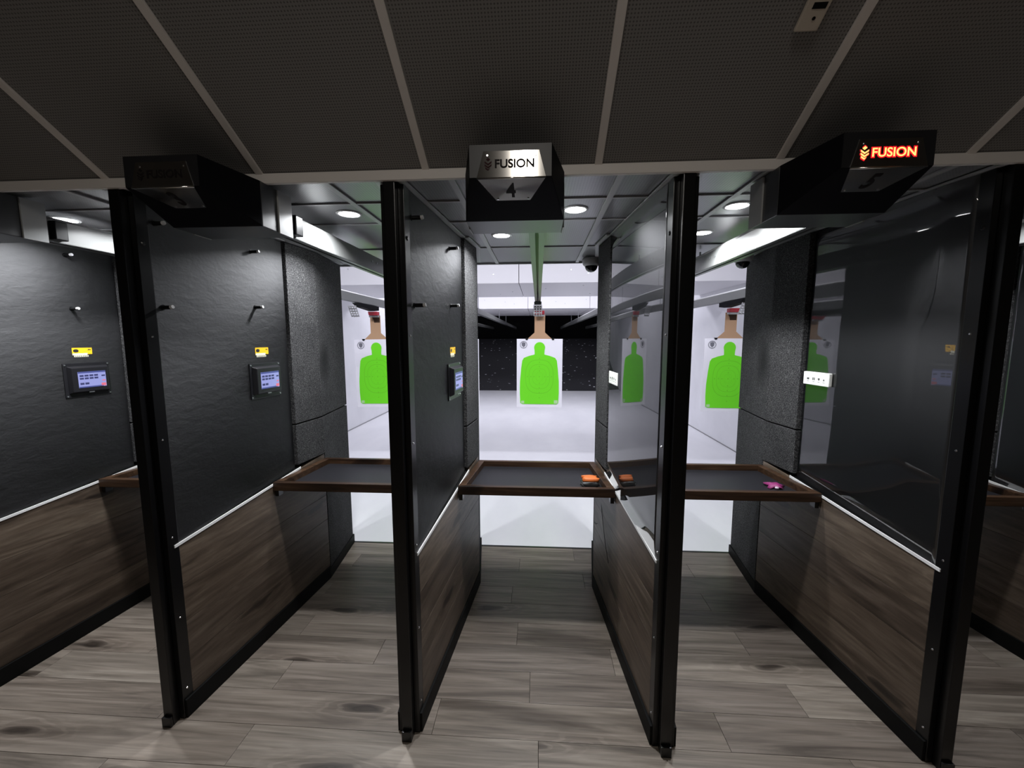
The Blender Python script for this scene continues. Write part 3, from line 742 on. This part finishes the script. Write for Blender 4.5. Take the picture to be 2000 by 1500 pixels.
    for k in range(5): pf.add([(x, y, z) for (x, y, z) in ((-.048, .004*k*5, -.004-.026*k), (.048, .004*k*5, -.004-.026*k), (.048, .004*k*5+.004, -.018-.026*k), (-.048, .004*k*5+.004, -.018-.026*k))], [(0, 1, 2, 3)])
    for s in (-.048, -.018, .012, .038): pf.add([(s, 0, -.004), (s+.010, 0, -.004), (s+.010, .085, -.125), (s, .085, -.125)], [(0, 1, 2, 3)])
    o = pf.obj('perforated_plate', PEGT, c); o.location = (.02, .16, -.046) if i == 4 else (0, 0, -.046); md = o.modifiers.new('thick', 'SOLIDIFY'); md.thickness = .004
    MB().extr([(.09, -.008), (.70, -.008), (.70, -.060), (.56, -.075), (.20, -.050)], -.042, .042, 'yz', 'x').obj('carriage_body', BOX, c, .004)
    MB().extr([(.55, -.080), (.635, -.080), (.635, -.125), (.575, -.125)], dx-.060, dx+.060, 'yz', 'x').obj('red_clamp', REDC, c, .004)
    MB().box(dx-.062, dx+.062, .585, .62, -.150, -.1255).obj('clamp_jaw', GALV, c, .003)
for i in range(5): target(i)

# ------------------------------------------------------------------ dome cameras, downlights, vent
def dome(x, y, label):
    t = thing('dome_camera', label, 'camera', (x, y, 2.2095), 'dome cameras')
    MB().lathe((0, 0, 0), [(.062, 0), (.064, -.012), (.060, -.040), (.050, -.052), (.046, -.054)], 28).obj('housing', DOME, t, smooth=True)
    MB().lathe((0, 0, 0), [(.045, -.053), (.043, -.066), (.034, -.082), (.020, -.092), (.004, -.096)], 24).obj('dome_glass', DOMEG, t, smooth=True)
dome(.372, 3.02, 'small dome camera at the ceiling edge of the middle bay')
dome(1.378, 2.95, 'small dome camera under the ceiling right of centre')
DL = ['round ceiling downlight of the leftmost bay', 'second round ceiling downlight of the leftmost bay, hidden behind a partition', 'round ceiling downlight hidden behind the rail left of centre', 'round ceiling downlight in the bay left of centre',
      'round ceiling downlight below the sign numbered 4', 'round ceiling downlight right of the sign numbered 4', 'nearer round ceiling downlight in the bay right of centre',
      'farther round ceiling downlight in the bay right of centre', 'round ceiling downlight at the right edge of the picture']
for (x, y), lb in zip(DOWN_POS, DL):
    t = thing('downlight', lb, 'downlight', (x, y, 2.2175), 'round ceiling downlights')
    MB().lathe((0, 0, 0), [(.056, 0), (.057, -.003), (.052, -.0050), (.0462, -.0050), (.0462, 0)], 28).obj('rim', LAMPR, t, smooth=True)
    MB().lathe((0, 0, 0), [(.046, -.0002), (.046, -.0035)], 28).obj('diffuser', LAMP, t)
    area('downlight_lamp', (x, y, 2.2125), .09, .09, DOWN_POWER, (.95, .97, 1), spread=150, shape='DISK')
t = thing('ceiling_vent', 'beige slotted metal plate on the sloping ceiling at the top edge', 'vent')
t.matrix_world = Matrix.Translation((.668, YF, 2.232)) @ Rm @ Matrix.Translation((0, -.372, -.0002))
MB().box(-.028, .028, -.30, 0, -.010, 0).obj('plate_body', VENT, t, .003)
for k in range(9): MB().box(-.012, .020, -.060-.026*k, -.047-.026*k, -.0108, -.0101).obj('slot', BASE, t)
MB().cyl((.004, -.028, -.0101), (0, 0, -1), .004, .0012, 10).obj('screw', BASE, t)
